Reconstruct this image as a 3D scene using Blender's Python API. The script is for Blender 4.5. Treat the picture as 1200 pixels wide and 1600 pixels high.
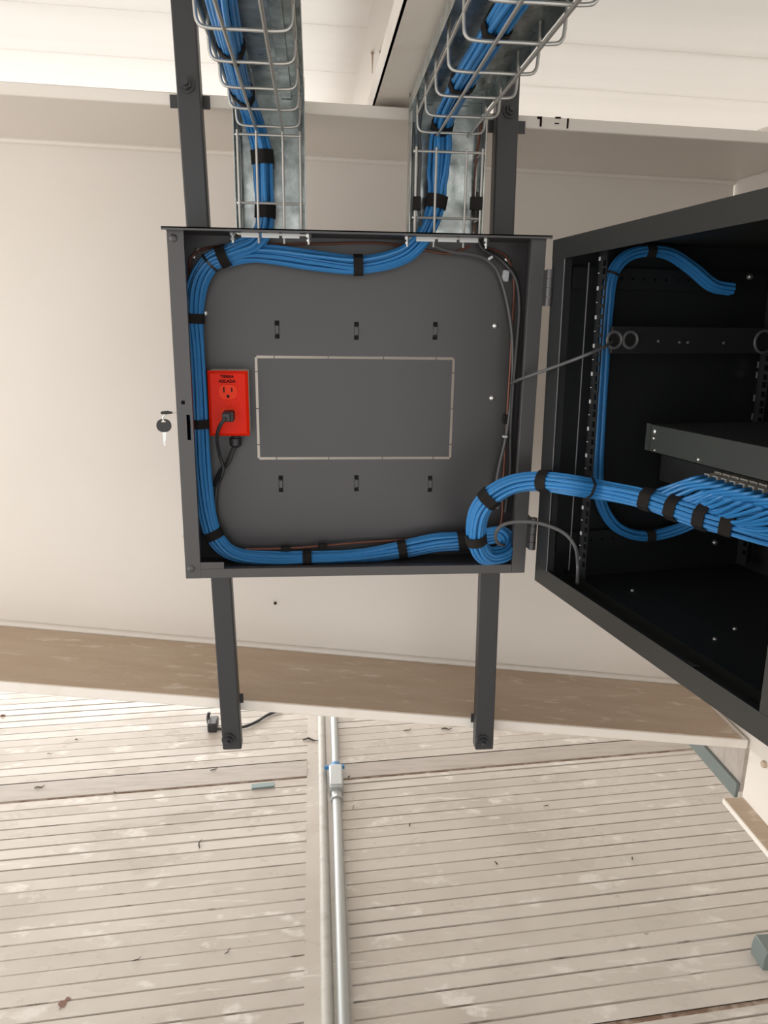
import bpy, math, random
from mathutils import Vector, Matrix
random.seed(7)
SC = bpy.context.scene
COL = SC.collection
for o in list(bpy.data.objects): bpy.data.objects.remove(o)

# ---------------------------------------------------------------- camera
CAM = Vector((0.2231, -1.26813, 0.45927))
YAW, PITCH, ROLL, FPX = 0.0944777, 0.2630294, 0.0151580, 1187.01
fw = Vector((math.sin(YAW)*math.cos(PITCH), math.cos(YAW)*math.cos(PITCH), -math.sin(PITCH)))
rt0 = Vector((math.cos(YAW), -math.sin(YAW), 0)); up0 = rt0.cross(fw)
c_, s_ = math.cos(ROLL), math.sin(ROLL)
RT = c_*rt0 + s_*up0; UP = -s_*rt0 + c_*up0
cd = bpy.data.cameras.new('camera'); cam = bpy.data.objects.new('camera', cd); COL.objects.link(cam)
M = Matrix(((RT.x, UP.x, -fw.x), (RT.y, UP.y, -fw.y), (RT.z, UP.z, -fw.z))).to_4x4()
M.translation = CAM; cam.matrix_world = M
cd.sensor_fit = 'AUTO'; cd.sensor_width = 36; cd.lens = FPX/1600*36; cd.clip_start = .02; cd.clip_end = 60
SC.camera = cam

# ---------------------------------------------------------------- world and light
w = bpy.data.worlds.new('daylight'); SC.world = w; w.use_nodes = True
bg = w.node_tree.nodes['Background']; bg.inputs[0].default_value = (1.0, .985, .965, 1); bg.inputs[1].default_value = 1.25
def area(name, loc, target, sx, sy, power, colr=(1, .98, .955)):
    l = bpy.data.lights.new(name, 'AREA'); l.shape = 'RECTANGLE'; l.size = sx; l.size_y = sy; l.energy = power; l.color = colr
    o = bpy.data.objects.new(name, l); COL.objects.link(o); o.location = loc
    o.rotation_euler = (Vector(target)-Vector(loc)).to_track_quat('-Z', 'Y').to_euler(); return o
area('left_opening_light', (-3.1, -.8, .1), (.3, .2, .1), 2.0, 1.6, 34)
area('far_opening_light', (-1.6, 4.6, .0), (-.4, .2, .1), 4.0, 1.5, 130)
vs = SC.view_settings; SC.display_settings.display_device = 'sRGB'
vs.view_transform = 'Standard'; vs.look = 'None'; vs.gamma = 1; vs.use_curve_mapping = False
vs.exposure = 0.36

# ---------------------------------------------------------------- measuring helpers (photo pixel -> point on a real plane)
def ray(x, y): return RT*((x-600)/FPX) + UP*((800-y)/FPX) + fw
def onY(x, y, Y): d = ray(x, y); return CAM + d*((Y-CAM.y)/d.y)
def onX(x, y, X): d = ray(x, y); return CAM + d*((X-CAM.x)/d.x)
def onZ(x, y, Z): d = ray(x, y); return CAM + d*((Z-CAM.z)/d.z)
# swung-out cabinet body: u along its opening from the hinge, n into its depth
HP = Vector((.6117, -.0261, -.0044)); TH, SAG = .1577, .0319
BU = Vector((math.sin(TH)*math.cos(SAG), -math.cos(TH)*math.cos(SAG), math.sin(SAG)))
BN = Vector((math.cos(TH), math.sin(TH), 0)); BZ = BN.cross(BU)*-1
if BZ.z < 0: BZ = -BZ
BM = Matrix(((BU.x, BN.x, BZ.x), (BU.y, BN.y, BZ.y), (BU.z, BN.z, BZ.z))).to_4x4(); BM.translation = HP
BMI = BM.inverted()
def onD(x, y, dep): d = ray(x, y); return CAM + d*((HP+BN*dep-CAM).dot(BN)/d.dot(BN))
def onU(x, y, u): d = ray(x, y); return CAM + d*((HP+BU*u-CAM).dot(BU)/d.dot(BU))

# ---------------------------------------------------------------- materials
def mat(name, base, rough=.5, metal=0., noise=None, bump=None, spec=.5, coat=0.):
    """noise: (scale, second colour, low, high[, stretch]) blended by a noise mask; bump: (scale, strength, distance)"""
    m = bpy.data.materials.new(name); m.use_nodes = True; nt = m.node_tree; b = nt.nodes['Principled BSDF']
    b.inputs['Base Color'].default_value = (*base, 1); b.inputs['Roughness'].default_value = rough
    b.inputs['Metallic'].default_value = metal; b.inputs['Specular IOR Level'].default_value = spec
    b.inputs['Coat Weight'].default_value = coat
    tc = nt.nodes.new('ShaderNodeTexCoord'); src = tc.outputs['Object']; prev = None
    for nz in (noise or []):
        sc, col2, lo, hi = nz[:4]
        mp = nt.nodes.new('ShaderNodeMapping'); nt.links.new(src, mp.inputs[0])
        if len(nz) > 4: mp.inputs['Scale'].default_value = nz[4]
        mp.inputs['Location'].default_value = (sc*.37, sc*.11, .5)
        n = nt.nodes.new('ShaderNodeTexNoise'); n.inputs['Scale'].default_value = sc; n.inputs['Detail'].default_value = 6
        n.inputs['Roughness'].default_value = .6
        nt.links.new(mp.outputs[0], n.inputs['Vector'])
        r = nt.nodes.new('ShaderNodeMapRange'); r.inputs['From Min'].default_value = lo; r.inputs['From Max'].default_value = hi
        nt.links.new(n.outputs['Fac'], r.inputs['Value'])
        mx = nt.nodes.new('ShaderNodeMix'); mx.data_type = 'RGBA'
        nt.links.new(r.outputs['Result'], mx.inputs['Factor'])
        if prev is None: mx.inputs['A'].default_value = (*base, 1)
        else: nt.links.new(prev, mx.inputs['A'])
        mx.inputs['B'].default_value = (*col2, 1); prev = mx.outputs['Result']
    if prev is not None: nt.links.new(prev, b.inputs['Base Color'])
    if bump:
        n = nt.nodes.new('ShaderNodeTexNoise'); n.inputs['Scale'].default_value = bump[0]; n.inputs['Detail'].default_value = 4
        nt.links.new(src, n.inputs['Vector'])
        bp = nt.nodes.new('ShaderNodeBump'); bp.inputs['Strength'].default_value = bump[1]; bp.inputs['Distance'].default_value = bump[2]
        nt.links.new(n.outputs['Fac'], bp.inputs['Height']); nt.links.new(bp.outputs[0], b.inputs['Normal'])
    return m
def rough_noise(m, scale, lo, hi, stretch=(1, 1, 1)):
    nt = m.node_tree; b = nt.nodes['Principled BSDF']; tc = nt.nodes.new('ShaderNodeTexCoord')
    mp = nt.nodes.new('ShaderNodeMapping'); mp.inputs['Scale'].default_value = stretch
    n = nt.nodes.new('ShaderNodeTexNoise'); n.inputs['Scale'].default_value = scale; n.inputs['Detail'].default_value = 5
    r = nt.nodes.new('ShaderNodeMapRange'); r.inputs['From Min'].default_value = .35; r.inputs['From Max'].default_value = .65
    r.inputs['To Min'].default_value = lo; r.inputs['To Max'].default_value = hi
    nt.links.new(tc.outputs['Object'], mp.inputs[0]); nt.links.new(mp.outputs[0], n.inputs['Vector'])
    nt.links.new(n.outputs['Fac'], r.inputs['Value']); nt.links.new(r.outputs[0], b.inputs['Roughness'])
CREAM = (.74, .69, .635)
MT = dict(
    cream=mat('cream_paint', CREAM, .45, noise=[(1.6, (.71, .655, .595), .4, .7)]),
    white=mat('white_paint', (.80, .75, .69), .4, noise=[(9, (.68, .62, .54), .55, .8)]),
    dust=mat('brown_dust', (.50, .385, .285), .95, noise=[(5, (.56, .45, .345), .4, .7, (1, 5, 1)), (14, (.70, .61, .51), .58, .72, (1, 3, 1))], bump=(60, .3, .002)),
    deck=mat('deck_paint', (.54, .495, .445), .38, noise=[(2.2, (.455, .41, .365), .42, .68), (1.3, (.60, .56, .51), .50, .75), (9, (.66, .625, .58), .58, .66, (1, 1.6, 1)), (28, (.62, .585, .54), .62, .70, (.25, 2.2, 1)), (55, (.20, .16, .13), .70, .76)], bump=(40, .12, .002)),
    groove=mat('groove_dirt', (.35, .305, .265), .7, noise=[(4, (.50, .455, .41), .40, .60, (.6, 1, 1)), (9, (.17, .135, .11), .58, .70)]),
    strip=mat('deck_strip', (.43, .385, .345), .5, noise=[(20, (.34, .30, .265), .45, .7, (.4, 3, 1))]),
    seam=mat('rusty_sealant', (.20, .125, .085), .9, noise=[(22, (.40, .32, .26), .45, .6)]),
    black=mat('black_powder_coat', (.030, .027, .028), .46, bump=(900, .08, .0004), spec=.9),
    bar=mat('black_bar_paint', (.030, .031, .034), .42, bump=(500, .12, .0005)),
    rack=mat('rack_black', (.016, .017, .018), .45, bump=(900, .06, .0003)),
    rim=mat('rack_rim_black', (.019, .020, .019), .42, bump=(900, .08, .0004)),
    void=mat('hole_black', (.004, .004, .004), .9),
    blue=mat('blue_jacket', (.028, .195, .47), .45),
    strap=mat('black_hook_loop', (.018, .016, .015), .95, bump=(1500, .5, .0006), spec=.2),
    cord=mat('black_cord', (.022, .022, .023), .45),
    greycord=mat('grey_cord', (.09, .09, .092), .45),
    copper=mat('copper_wire', (.17, .065, .042), .5, .4),
    red=mat('red_plastic', (.74, .018, .003), .28, spec=.12),
    redin=mat('red_receptacle', (.82, .04, .010), .4, spec=.15),
    ivory=mat('ivory_box', (.72, .64, .54), .5),
    ink=mat('black_ink', (.012, .005, .004), .8, spec=.1),
    zinc=mat('zinc', (.66, .66, .64), .35, .9),
    galv=mat('galvanised_sheet', (.30, .335, .325), .30, .92, noise=[(30, (.52, .55, .54), .4, .62)]),
    wire=mat('galvanised_wire', (.46, .45, .42), .40, .75),
    conduit=mat('conduit_zinc', (.40, .415, .41), .45, .6),
    batten=mat('batten_grey', (.44, .42, .385), .45, noise=[(25, (.34, .31, .28), .5, .7)]),
    green=mat('grey_green_steel', (.15, .18, .172), .45),
    switch=mat('switch_grey', (.036, .041, .038), .5),
    plug=mat('clear_plug', (.42, .40, .35), .3),
    mark=mat('white_print', (.55, .55, .55), .6),
    tie=mat('white_tie', (.60, .62, .64), .4),
    bluetape=mat('blue_tape', (.06, .22, .45), .5),
    scrap=mat('teal_scrap', (.18, .24, .24), .4, .3),
    dirt=mat('dark_litter', (.05, .038, .03), .9),
    stain=mat('rust_stain', (.22, .13, .10), .9),
)
MT['sheet'] = mat('translucent_sheet', (.86, .82, .77), .5, noise=[(3, (.80, .755, .70), .45, .65, (.3, 3, 1))])
nt = MT['sheet'].node_tree; tr = nt.nodes.new('ShaderNodeBsdfTranslucent'); tr.inputs[0].default_value = (.84, .825, .80, 1)
mxs = nt.nodes.new('ShaderNodeMixShader'); mxs.inputs[0].default_value = .55
nt.links.new(nt.nodes['Principled BSDF'].outputs[0], mxs.inputs[1]); nt.links.new(tr.outputs[0], mxs.inputs[2]); nt.links.new(mxs.outputs[0], nt.nodes['Material Output'].inputs[0])
rough_noise(MT['galv'], 18, .18, .45); rough_noise(MT['deck'], 7, .20, .55, (1, 1.5, 1))

# ---------------------------------------------------------------- mesh builder
class MB:
    def __init__(s): s.v = []; s.f = []
    def add(s, vs_, fs): o = len(s.v); s.v += [tuple(p) for p in vs_]; s.f += [tuple(i+o for i in q) for q in fs]; return s
    def box(s, x0, x1, y0, y1, z0, z1, T=None):
        P = [Vector((x, y, z)) for z in (z0, z1) for y in (y0, y1) for x in (x0, x1)]
        if T: P = [T @ p for p in P]
        return s.add(P, [(0, 2, 3, 1), (4, 5, 7, 6), (0, 1, 5, 4), (1, 3, 7, 5), (3, 2, 6, 7), (2, 0, 4, 6)])
    def hexa(s, P): return s.add(P, [(0, 2, 3, 1), (4, 5, 7, 6), (0, 1, 5, 4), (1, 3, 7, 5), (3, 2, 6, 7), (2, 0, 4, 6)])
    def prism(s, outline, ext):
        n = len(outline); ext = Vector(ext); A = [Vector(p) for p in outline]
        return s.add(A+[p+ext for p in A], [tuple(range(n))[::-1], tuple(range(n, 2*n))]+[(i, (i+1) % n, n+(i+1) % n, n+i) for i in range(n)])
    def tube(s, pts, r, n=8, caps=True):
        pts = [Vector(p) for p in pts]; fr = frames(pts); vs_ = []
        for k, (p, (t, a, b)) in enumerate(zip(pts, fr)):
            rr = r[k] if isinstance(r, (list, tuple)) else r
            for i in range(n):
                q = 2*math.pi*i/n; vs_.append(p+a*(rr*math.cos(q))+b*(rr*math.sin(q)))
        fs = [(k*n+i, k*n+(i+1) % n, (k+1)*n+(i+1) % n, (k+1)*n+i) for k in range(len(pts)-1) for i in range(n)]
        if caps: fs += [tuple(range(n))[::-1], tuple((len(pts)-1)*n+i for i in range(n))]
        return s.add(vs_, fs)
    def cyl(s, p0, p1, r0, r1=None, n=16): return s.tube([p0, p1], [r0, r0 if r1 is None else r1], n)
    def dome(s, c, ax, r, h, n=14, hexhead=False):
        c = Vector(c); ax = Vector(ax).normalized()
        if hexhead: return s.tube([c, c+ax*h], r, 6)
        return s.tube([c, c+ax*h*.35, c+ax*h*.8, c+ax*h], [r, r*.98, r*.7, r*.25], n)
    def holes(s, x0, x1, z0, z1, t, hs, T):
        """plate in local (x,z), thickness t along +y, with rectangular holes hs=[(x0,x1,z0,z1)]"""
        X = sorted({x0, x1, *[c for h in hs for c in h[:2]]}); Z = sorted({z0, z1, *[c for h in hs for c in h[2:]]})
        nx, nz = len(X)-1, len(Z)-1
        solid = [[not any(h[0]-1e-9 <= X[i] and X[i+1] <= h[1]+1e-9 and h[2]-1e-9 <= Z[k] and Z[k+1] <= h[3]+1e-9 for h in hs) for k in range(nz)] for i in range(nx)]
        idx = {}; V = []; F = []
        def v(i, k, y):
            if (i, k, y) not in idx: idx[(i, k, y)] = len(V); V.append(T @ Vector((X[i], t if y else 0, Z[k])))
            return idx[(i, k, y)]
        g = lambda i, k: 0 <= i < nx and 0 <= k < nz and solid[i][k]
        for i in range(nx):
            for k in range(nz):
                if not solid[i][k]: continue
                F.append((v(i, k, 0), v(i+1, k, 0), v(i+1, k+1, 0), v(i, k+1, 0))); F.append((v(i, k, 1), v(i, k+1, 1), v(i+1, k+1, 1), v(i+1, k, 1)))
                if not g(i-1, k): F.append((v(i, k, 0), v(i, k+1, 0), v(i, k+1, 1), v(i, k, 1)))
                if not g(i+1, k): F.append((v(i+1, k, 0), v(i+1, k, 1), v(i+1, k+1, 1), v(i+1, k+1, 0)))
                if not g(i, k-1): F.append((v(i, k, 0), v(i, k, 1), v(i+1, k, 1), v(i+1, k, 0)))
                if not g(i, k+1): F.append((v(i, k+1, 0), v(i+1, k+1, 0), v(i+1, k+1, 1), v(i, k+1, 1)))
        return s.add(V, F)
    def make(s, name, m, parent=None, smooth=True, bevel=0, T=None, **tags):
        me = bpy.data.meshes.new(name); V = s.v
        o = bpy.data.objects.new(name, me); COL.objects.link(o)
        if parent is not None:
            o.parent = parent
            inv = wm(parent).inverted(); V = [inv @ Vector(p) for p in V]
        me.from_pydata(V, [], s.f); me.materials.append(MT[m] if isinstance(m, str) else m)
        if smooth: me.shade_smooth(); me.set_sharp_from_angle(angle=.65)
        if bevel:
            b = o.modifiers.new('bevel', 'BEVEL'); b.width = bevel; b.segments = 2; b.limit_method = 'ANGLE'; b.angle_limit = .7
        for k, q in tags.items(): o[k] = q
        return o
def wm(o):
    m = o.matrix_basis.copy(); p = o.parent
    while p is not None: m = p.matrix_basis @ m; p = p.parent
    return m
def frames(pts):
    n = len(pts); T = []
    for i in range(n):
        t = pts[min(i+1, n-1)]-pts[max(i-1, 0)]; T.append(t.normalized() if t.length > 1e-12 else Vector((0, 0, 1)))
    a = Vector((0, 1, 0)) if abs(T[0].y) < .8 else Vector((0, 0, 1)); a = (a-T[0]*a.dot(T[0])).normalized(); out = []
    for t in T:
        a = a-t*a.dot(t); a.normalize(); out.append((t, a, t.cross(a)))
    return out
def spline(P, per=10, idx=False):
    P = [Vector(p) for p in P]; Q = [P[0]*2-P[1]]+P+[P[-1]*2-P[-2]]; out = []; ts = []
    for i in range(1, len(Q)-2):
        p0, p1, p2, p3 = Q[i-1:i+3]
        for k in range(per):
            t = k/per; out.append(.5*((2*p1)+(p2-p0)*t+(2*p0-5*p1+4*p2-p3)*t*t+(3*p1-p0-3*p2+p3)*t**3)); ts.append(i-1+t)
    out.append(P[-1]); ts.append(len(P)-1)
    return (out, ts) if idx else out
def thing(name, label, cat, loc=(0, 0, 0), group=None, matrix=None):
    o = bpy.data.objects.new(name, None); COL.objects.link(o); o.empty_display_size = .05
    if matrix is not None: o.matrix_basis = matrix
    else: o.location = loc
    o['label'] = label; o['category'] = cat
    if group: o['group'] = group
    return o
def structure(name):
    o = bpy.data.objects.new(name, None); COL.objects.link(o); o['kind'] = 'structure'; return o
I4 = Matrix.Identity(4)

# ---------------------------------------------------------------- deck (floor)
DZ = -.95
floor = structure('floor'); RS = .075
def rib_panel(x0, x1, y0, y1):
    """micro-ribbed sheet: ribs run along x with skew RS; y given at x=0"""
    m = MB(); y = y0; prof = []; p = .042
    while y < y1-.01:
        e = min(y+p-.005, y1); a = random.uniform(-.0009, .0009); dp = random.uniform(.0014, .0036)
        prof += [(y, a), (e, -a)]
        if e+.005 < y1: prof += [(e+.0014, -dp), (e+.0036, -dp)]
        y += p
    V = []
    for (yy, h) in prof:
        for x in (x0, x1): V.append((x, yy+RS*x, DZ+h))
    F = [(2*i, 2*i+1, 2*i+3, 2*i+2) for i in range(len(prof)-1)]
    m.add(V, F); o = m.make('deck_panel', 'deck', floor, smooth=False); o.data.materials.append(MT['groove'])
    for i, q in enumerate(o.data.polygons): q.material_index = 1 if prof[i][1] < -.001 or prof[i+1][1] < -.001 else 0
    return o
def skew_strip(x0, x1, y0, y1, z0, z1, name, mt):
    m = MB(); m.hexa([Vector((x, y+RS*x, z)) for z in (z0, z1) for y in (y0, y1) for x in (x0, x1)]); return m.make(name, mt, floor)
def yrib(x, y): P = onZ(x, y, DZ); return P.y-RS*P.x
MB().box(-3.2, 3.0, -2.6, 6.0, DZ-.06, DZ-.012).make('deck_base', 'strip', floor)
jl0, jl1 = yrib(240, 1234), yrib(240, 1208)
jr0, jr1 = yrib(760, 1198), yrib(760, 1176)
jn = yrib(1050, 1586)
XL, XR = onZ(478, 1330, DZ).x, onZ(538, 1330, DZ).x
rib_panel(-3.2, XL, jl1+.006, 6.0); rib_panel(-3.2, XL, -2.4, jl0-.006)
rib_panel(XR, 3.0, jr1+.006, 6.0); rib_panel(XR, 3.0, jn+.006, jr0-.006); rib_panel(XR, 3.0, -2.4, jn-.006)
skew_strip(-3.2, XL, jl0+.002, jl1-.002, DZ-.01, DZ+.002, 'joint_strip', 'strip')
skew_strip(XR, 3.0, jr0+.002, jr1-.002, DZ-.01, DZ+.002, 'joint_strip', 'strip')
for (x0, x1, y, wd) in ((-3.2, XL, jl0, .008), (-3.2, XL, jl1, .006), (XR, 3.0, jr0, .009), (XR, 3.0, jr1, .006), (XR+.3, 3.0, jn, .010)):
    skew_strip(x0, x1, y-wd/2, y+wd/2, DZ-.012, DZ-.001, 'joint_seam', 'seam')
MB().box(XL, XR, -2.5, 6.0, DZ-.012, DZ).make('flashing_strip', 'deck', floor)
# half-round cover batten over the seam
bx0, bx1 = onZ(499, 1350, DZ).x, onZ(515, 1350, DZ).x
cx = (bx0+bx1)/2; rr = (bx1-bx0)/2
MB().prism([(cx+rr*math.cos(a), -2.5, DZ+rr*.8*math.sin(a)) for a in [math.pi*i/8 for i in range(9)]], (0, 8.4, 0)).make('cover_batten', 'batten', floor)

# ---------------------------------------------------------------- ceiling
ceil = structure('ceiling'); CZ = lambda x: .990-.024*(x-.05)
def ceil_panel(x0, x1, y0, y1, dz=0):
    m = MB(); m.hexa([Vector((x, y, CZ(x)+dz+z)) for z in (0, .012) for y in (y0, y1) for x in (x0, x1)]); return m.make('ceiling_panel', 'sheet', ceil)
PX0, PX1 = onZ(583, 162, .80).x, onZ(648, 165, .80).x     # purlin
cl = onZ(566, 80, CZ(.3)).x
ys = [-1.7]
while ys[-1] < 4.4: ys.append(ys[-1]+.30)
for a, b in zip(ys, ys[1:]):
    ceil_panel(-3.2, cl, a+.0006, b-.0006); ceil_panel(PX1+.02, 3.0, a+.0006, b-.0006)
MB().box(cl-.05, PX1+.06, -1.7, 4.5, 1.025, 1.035).make('roof_sheet', 'cream', ceil)
# unseen wall added outside the frame to darken the right side
wr = structure('light_blocker_right'); MB().box(2.95, 3.05, -2.6, 6, DZ-.1, 1.2).make('blocker_sheet', 'cream', wr)

# ---------------------------------------------------------------- tapered girder
FY = .145
ZT = lambda x: .7951-.0236*(x-.05); ZB = lambda x: -.3152-.1239*(x-.05)
XA, XB = -3.0, 1.176
g = thing('steel_girder', 'deep cream painted tapered steel girder crossing the picture behind the cabinet', 'beam')
WB, WT = FY+.2587, FY+.3634
m = MB(); m.hexa([Vector((XA, WB, ZB(XA))), Vector((XB, WB, ZB(XB))), Vector((XA, WB+.012, ZB(XA))), Vector((XB, WB+.012, ZB(XB))),
        Vector((XA, WT, ZT(XA)-.02)), Vector((XB, WT, ZT(XB)-.02)), Vector((XA, WT+.012, ZT(XA)-.02)), Vector((XB, WT+.012, ZT(XB)-.02))]); m.make('web', 'cream', g)
m = MB(); m.hexa([Vector((x, y, ZT(x)+z)) for z in (-.0204, 0) for y in (FY, FY+.70) for x in (XA, XB)]); m.make('top_flange', 'cream', g, bevel=.002)
m = MB(); m.hexa([Vector((x, y, ZB(x)+z)) for z in (-.0221, 0) for y in (FY, FY+.52) for x in (XA, XB)]); m.make('bottom_flange', 'white', g, bevel=.002)
m = MB(); m.hexa([Vector((x, y, ZB(x)+z)) for z in (0, .0012) for y in (FY+.003, WB-.012) for x in (XA, XB-.012)]); m.make('dust_layer', 'dust', g, label='brown dust on the bottom flange')
m = MB(); m.tube([(XA, WB-.004, ZB(XA)+.004), (XB, WB-.004, ZB(XB)+.004)], .008, 8); m.make('weld_bead', 'cream', g)
m = MB(); m.tube([(XA, WT-.004, ZT(XA)-.024), (XB, WT-.004, ZT(XB)-.024)], .007, 8); m.make('weld_bead', 'cream', g)

# cross girder at the right end
cg = thing('cross_girder', 'white steel girder end at the right edge with dusty lower flange', 'beam', (1.19, 0, -.6))
fz = -.60
e0 = onZ(1128, 1245, fz).x
m = MB(); m.box(1.182, 1.197, -1.2, FY, fz, .12); m.box(1.182, 1.197, FY, WT+.03, ZB(1.18)-.0221, .12); m.make('web', 'white', cg)
m = MB(); m.box(1.182, 1.197, -1.2, WT+.03, .12, .84); m.make('upper_web', 'cream', cg)
m = MB(); m.box(e0, 1.30, -1.2, FY, fz-.012, fz); m.make('bottom_flange', 'white', cg)
m = MB(); m.box(e0+.002, 1.181, -1.19, FY-.003, fz, fz+.0012); m.make('dust_layer', 'dust', cg, label='brown dust on the lower flange')
m = MB(); q0 = onX(1168, 1238, 1.17); m.box(1.177, 1.184, FY+.02, 2.2, -.616, -.578); m.make('side_channel', 'green', cg, label='grey green channel behind')
m = MB(); m.box(1.186, 1.197, FY+.02, 2.2, -.60, -.462); m.make('rear_web', 'strip', cg)  # browner, darker colour stands in for the shade on this web
b = onX(1196, 1194, 1.182); m = MB(); m.dome((1.182, b.y, b.z), (-1, 0, 0), .008, .007, hexhead=True); m.make('bolt', 'dust', cg)

# purlin above
pl = thing('roof_purlin', 'white lipped roof purlin running forward above the girder', 'beam', (.37, 0, .8))
m = MB(); zt = .7985
m.box(PX0, PX1, -1.7, FY+.25, zt, zt+.003); m.box(PX0, PX0+.003, -1.7, FY+.25, zt, zt+.040); m.box(PX1-.003, PX1, -1.7, FY+.25, zt, 1.024)
m.make('channel', 'white', pl)
for (x, y) in ((582, 100), (595, 98)):
    P = onZ(x, y-14, 1.02); mm = MB(); mm.cyl((P.x, P.y, 1.026), (P.x, P.y, .982), .0022, .0008, 8); mm.dome((P.x, P.y, 1.0235), (0, 0, -1), .004, .003); mm.make('screw_tip', 'dust', pl)

# ---------------------------------------------------------------- uprights
def upright(name, label, pts, y0=.1135, y1=.1425):
    (xa, za), (xb, zb), wd = pts
    t = thing(name, label, 'bar', (xb+wd/2, y0, zb), 'black cabinet mounting bars')
    m = MB(); m.hexa([Vector((x, y, z)) for (x0, z) in ((xb, zb), (xa, za)) for y in (y0, y1) for x in (x0, x0+wd)]); m.make('square_tube', 'bar', t, bevel=.003)
    return t
uA = upright('mounting_bar', 'left black square mounting bar behind the cabinet, with black loose cable below', ((.0048, .960), (.0335, onY(360, 1172, .1135).z), .038))
uB = upright('mounting_bar', 'right black square mounting bar behind the cabinet, nearer the open rack', ((.5305, .960), (.5535, onY(755, 1172, .1135).z), .0385))
for (t, x, y) in ((uA, 291, 132), (uA, 357, 1155), (uB, 797, 172), (uB, 754, 1157)):
    P = onY(x, y, .1135); m = MB(); m.cyl(P, P-Vector((0, .003, 0)), .0135, .0135, 20); m.dome(P-Vector((0, .003, 0)), (0, -1, 0), .0095, .008, hexhead=True); m.cyl(P-Vector((0, .011, 0)), P-Vector((0, .019, 0)), .005, .005, 12); m.make('bolt', 'bar', t)
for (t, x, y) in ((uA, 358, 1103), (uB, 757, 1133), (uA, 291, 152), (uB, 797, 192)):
    P = onY(x, y, .1135); m = MB(); k_ = .031 if P.z > 0 else .0225; m.box(P.x-k_, P.x+k_+.003, .1425, .1449, P.z-.010, P.z+.010); m.make('smudge_shadow', 'bar', t)  # thin dark slabs stand in for smudges and small shadows beside the bars

# ---------------------------------------------------------------- wall frame of the rack
W, H, D = .600, .572, .110
fr = thing('rack_wall_frame', 'black square wall frame of the rack with cables around its inside', 'cabinet', (0, 0, 0))
hs = []
kL, kR = onY(400, 560, D).x, onY(709, 560, D).x; kT, kB = onY(555, 559, D).z, onY(555, 716, D).z; sl = .0046
cuts = [kL+(kR-kL)*f for f in (0, .09, .36, .64, .91, 1)]
for a, b in zip(cuts, cuts[1:]):
    hs += [(a+.0007, b-.0007, kT-sl/2, kT+sl/2), (a+.0007, b-.0007, kB-sl/2, kB+sl/2)]
zc = [kB+(kT-kB)*f for f in (0, .14, .5, .86, 1)]
for a, b in zip(zc, zc[1:]):
    hs += [(kL-sl/2, kL+sl/2, a+.0007, b-.0007), (kR-sl/2, kR+sl/2, a+.0007, b-.0007)]
lou = [onY(x, y, D) for x, y in ((433, 515), (557, 517), (680, 517), (439, 756), (557, 755), (672, 756))]
for P in lou: hs += [(P.x-.0042, P.x+.0042, P.z+.0085, P.z+.0155), (P.x-.0042, P.x+.0042, P.z-.0155, P.z-.0085)]
T = Matrix.Translation((0, D, 0))
m = MB(); m.holes(0, W, 0, H, .0012, hs, T); m.make('back_panel', 'black', fr, smooth=False)
for P in lou:
    m = MB(); m.prism([(P.x-.0034, D, P.z+.010), (P.x-.0034, D-.0045, P.z+.007), (P.x-.0034, D-.0045, P.z-.007), (P.x-.0034, D, P.z-.010)], (.0068, 0, 0)); tb = m.make('tie_bridge', 'black', fr, bevel=.0008)
    MB().box(P.x-.0055, P.x+.0055, D+.0014, D+.0022, P.z-.0165, P.z+.0165).make('dark_backing', 'void', tb)  # black backing added so the louvre holes look dark
FLW = .0255
m = MB(); lock = onY(295, 668, 0); dot = onY(286, 629, 0)
m.holes(0, FLW, 0, H, .0016, [(lock.x-.003, lock.x+.003, lock.z-.021, lock.z+.021), (dot.x-.003, dot.x+.003, dot.z-.003, dot.z+.003)], I4)
m.box(0, .0016, .0016, D, 0, H); m.box(FLW-.0016, FLW, .0016, .012, .028, H)
m.make('left_side', 'black', fr, smooth=False)
m = MB(); m.box(W-.0245, W, 0, .0016, 0, H); m.box(W-.0016, W, .0016, D, 0, H); m.box(W-.0245, W-.0229, .0016, .012, .016, H); m.make('right_side', 'black', fr, bevel=.0006)
m = MB(); m.box(FLW, W-.0245, 0, .0016, 0, .0165); m.box(FLW, .066, 0, .0016, .0165, .029); m.box(.0016, W-.0016, .0016, D, 0, .0016); m.box(.066, W-.0245, .0016, .012, .0150, .0165)
m.make('bottom_side', 'black', fr, bevel=.0006)
TL = Matrix(((1, 0, 0, 0), (0, 0, 1, 0), (0, 1, 0, H), (0, 0, 0, 1)))   # plate (x,z)->(X,Y), thickness up
m = MB(); m.holes(-.006, W+.006, -.012, D+.002, .002, [(.099, .214, .044, .106), (.384, .502, .044, .106)], TL)
m.box(-.006, W+.006, -.012, -.0105, H-.003, H+.002); m.make('lid', 'black', fr, smooth=False)
for (x, y) in ((271, 372), (299, 889)):
    P = onY(x, y, 0); m = MB(); m.dome((P.x, 0, P.z), (0, -1, 0), .0062, .0028); m.make('corner_bolt', 'black', fr)
for (x, y) in ((774, 509), (769, 622), (320, 489), (303, 402), (309, 391), (793, 405), (797, 414)):
    P = onY(x, y, D); m = MB(); m.dome((P.x, D, P.z), (0, -1, 0), .0052, .0035); m.make('panel_screw', 'zinc', fr)
P = onY(281, 836, .04); m = MB(); m.cyl((0, .04, P.z), (-.004, .04, P.z), .0055, .0055, 6); m.cyl((-.004, .04, P.z), (-.009, .04, P.z), .0028, .0028, 10); m.make('side_nut', 'zinc', fr)
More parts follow.
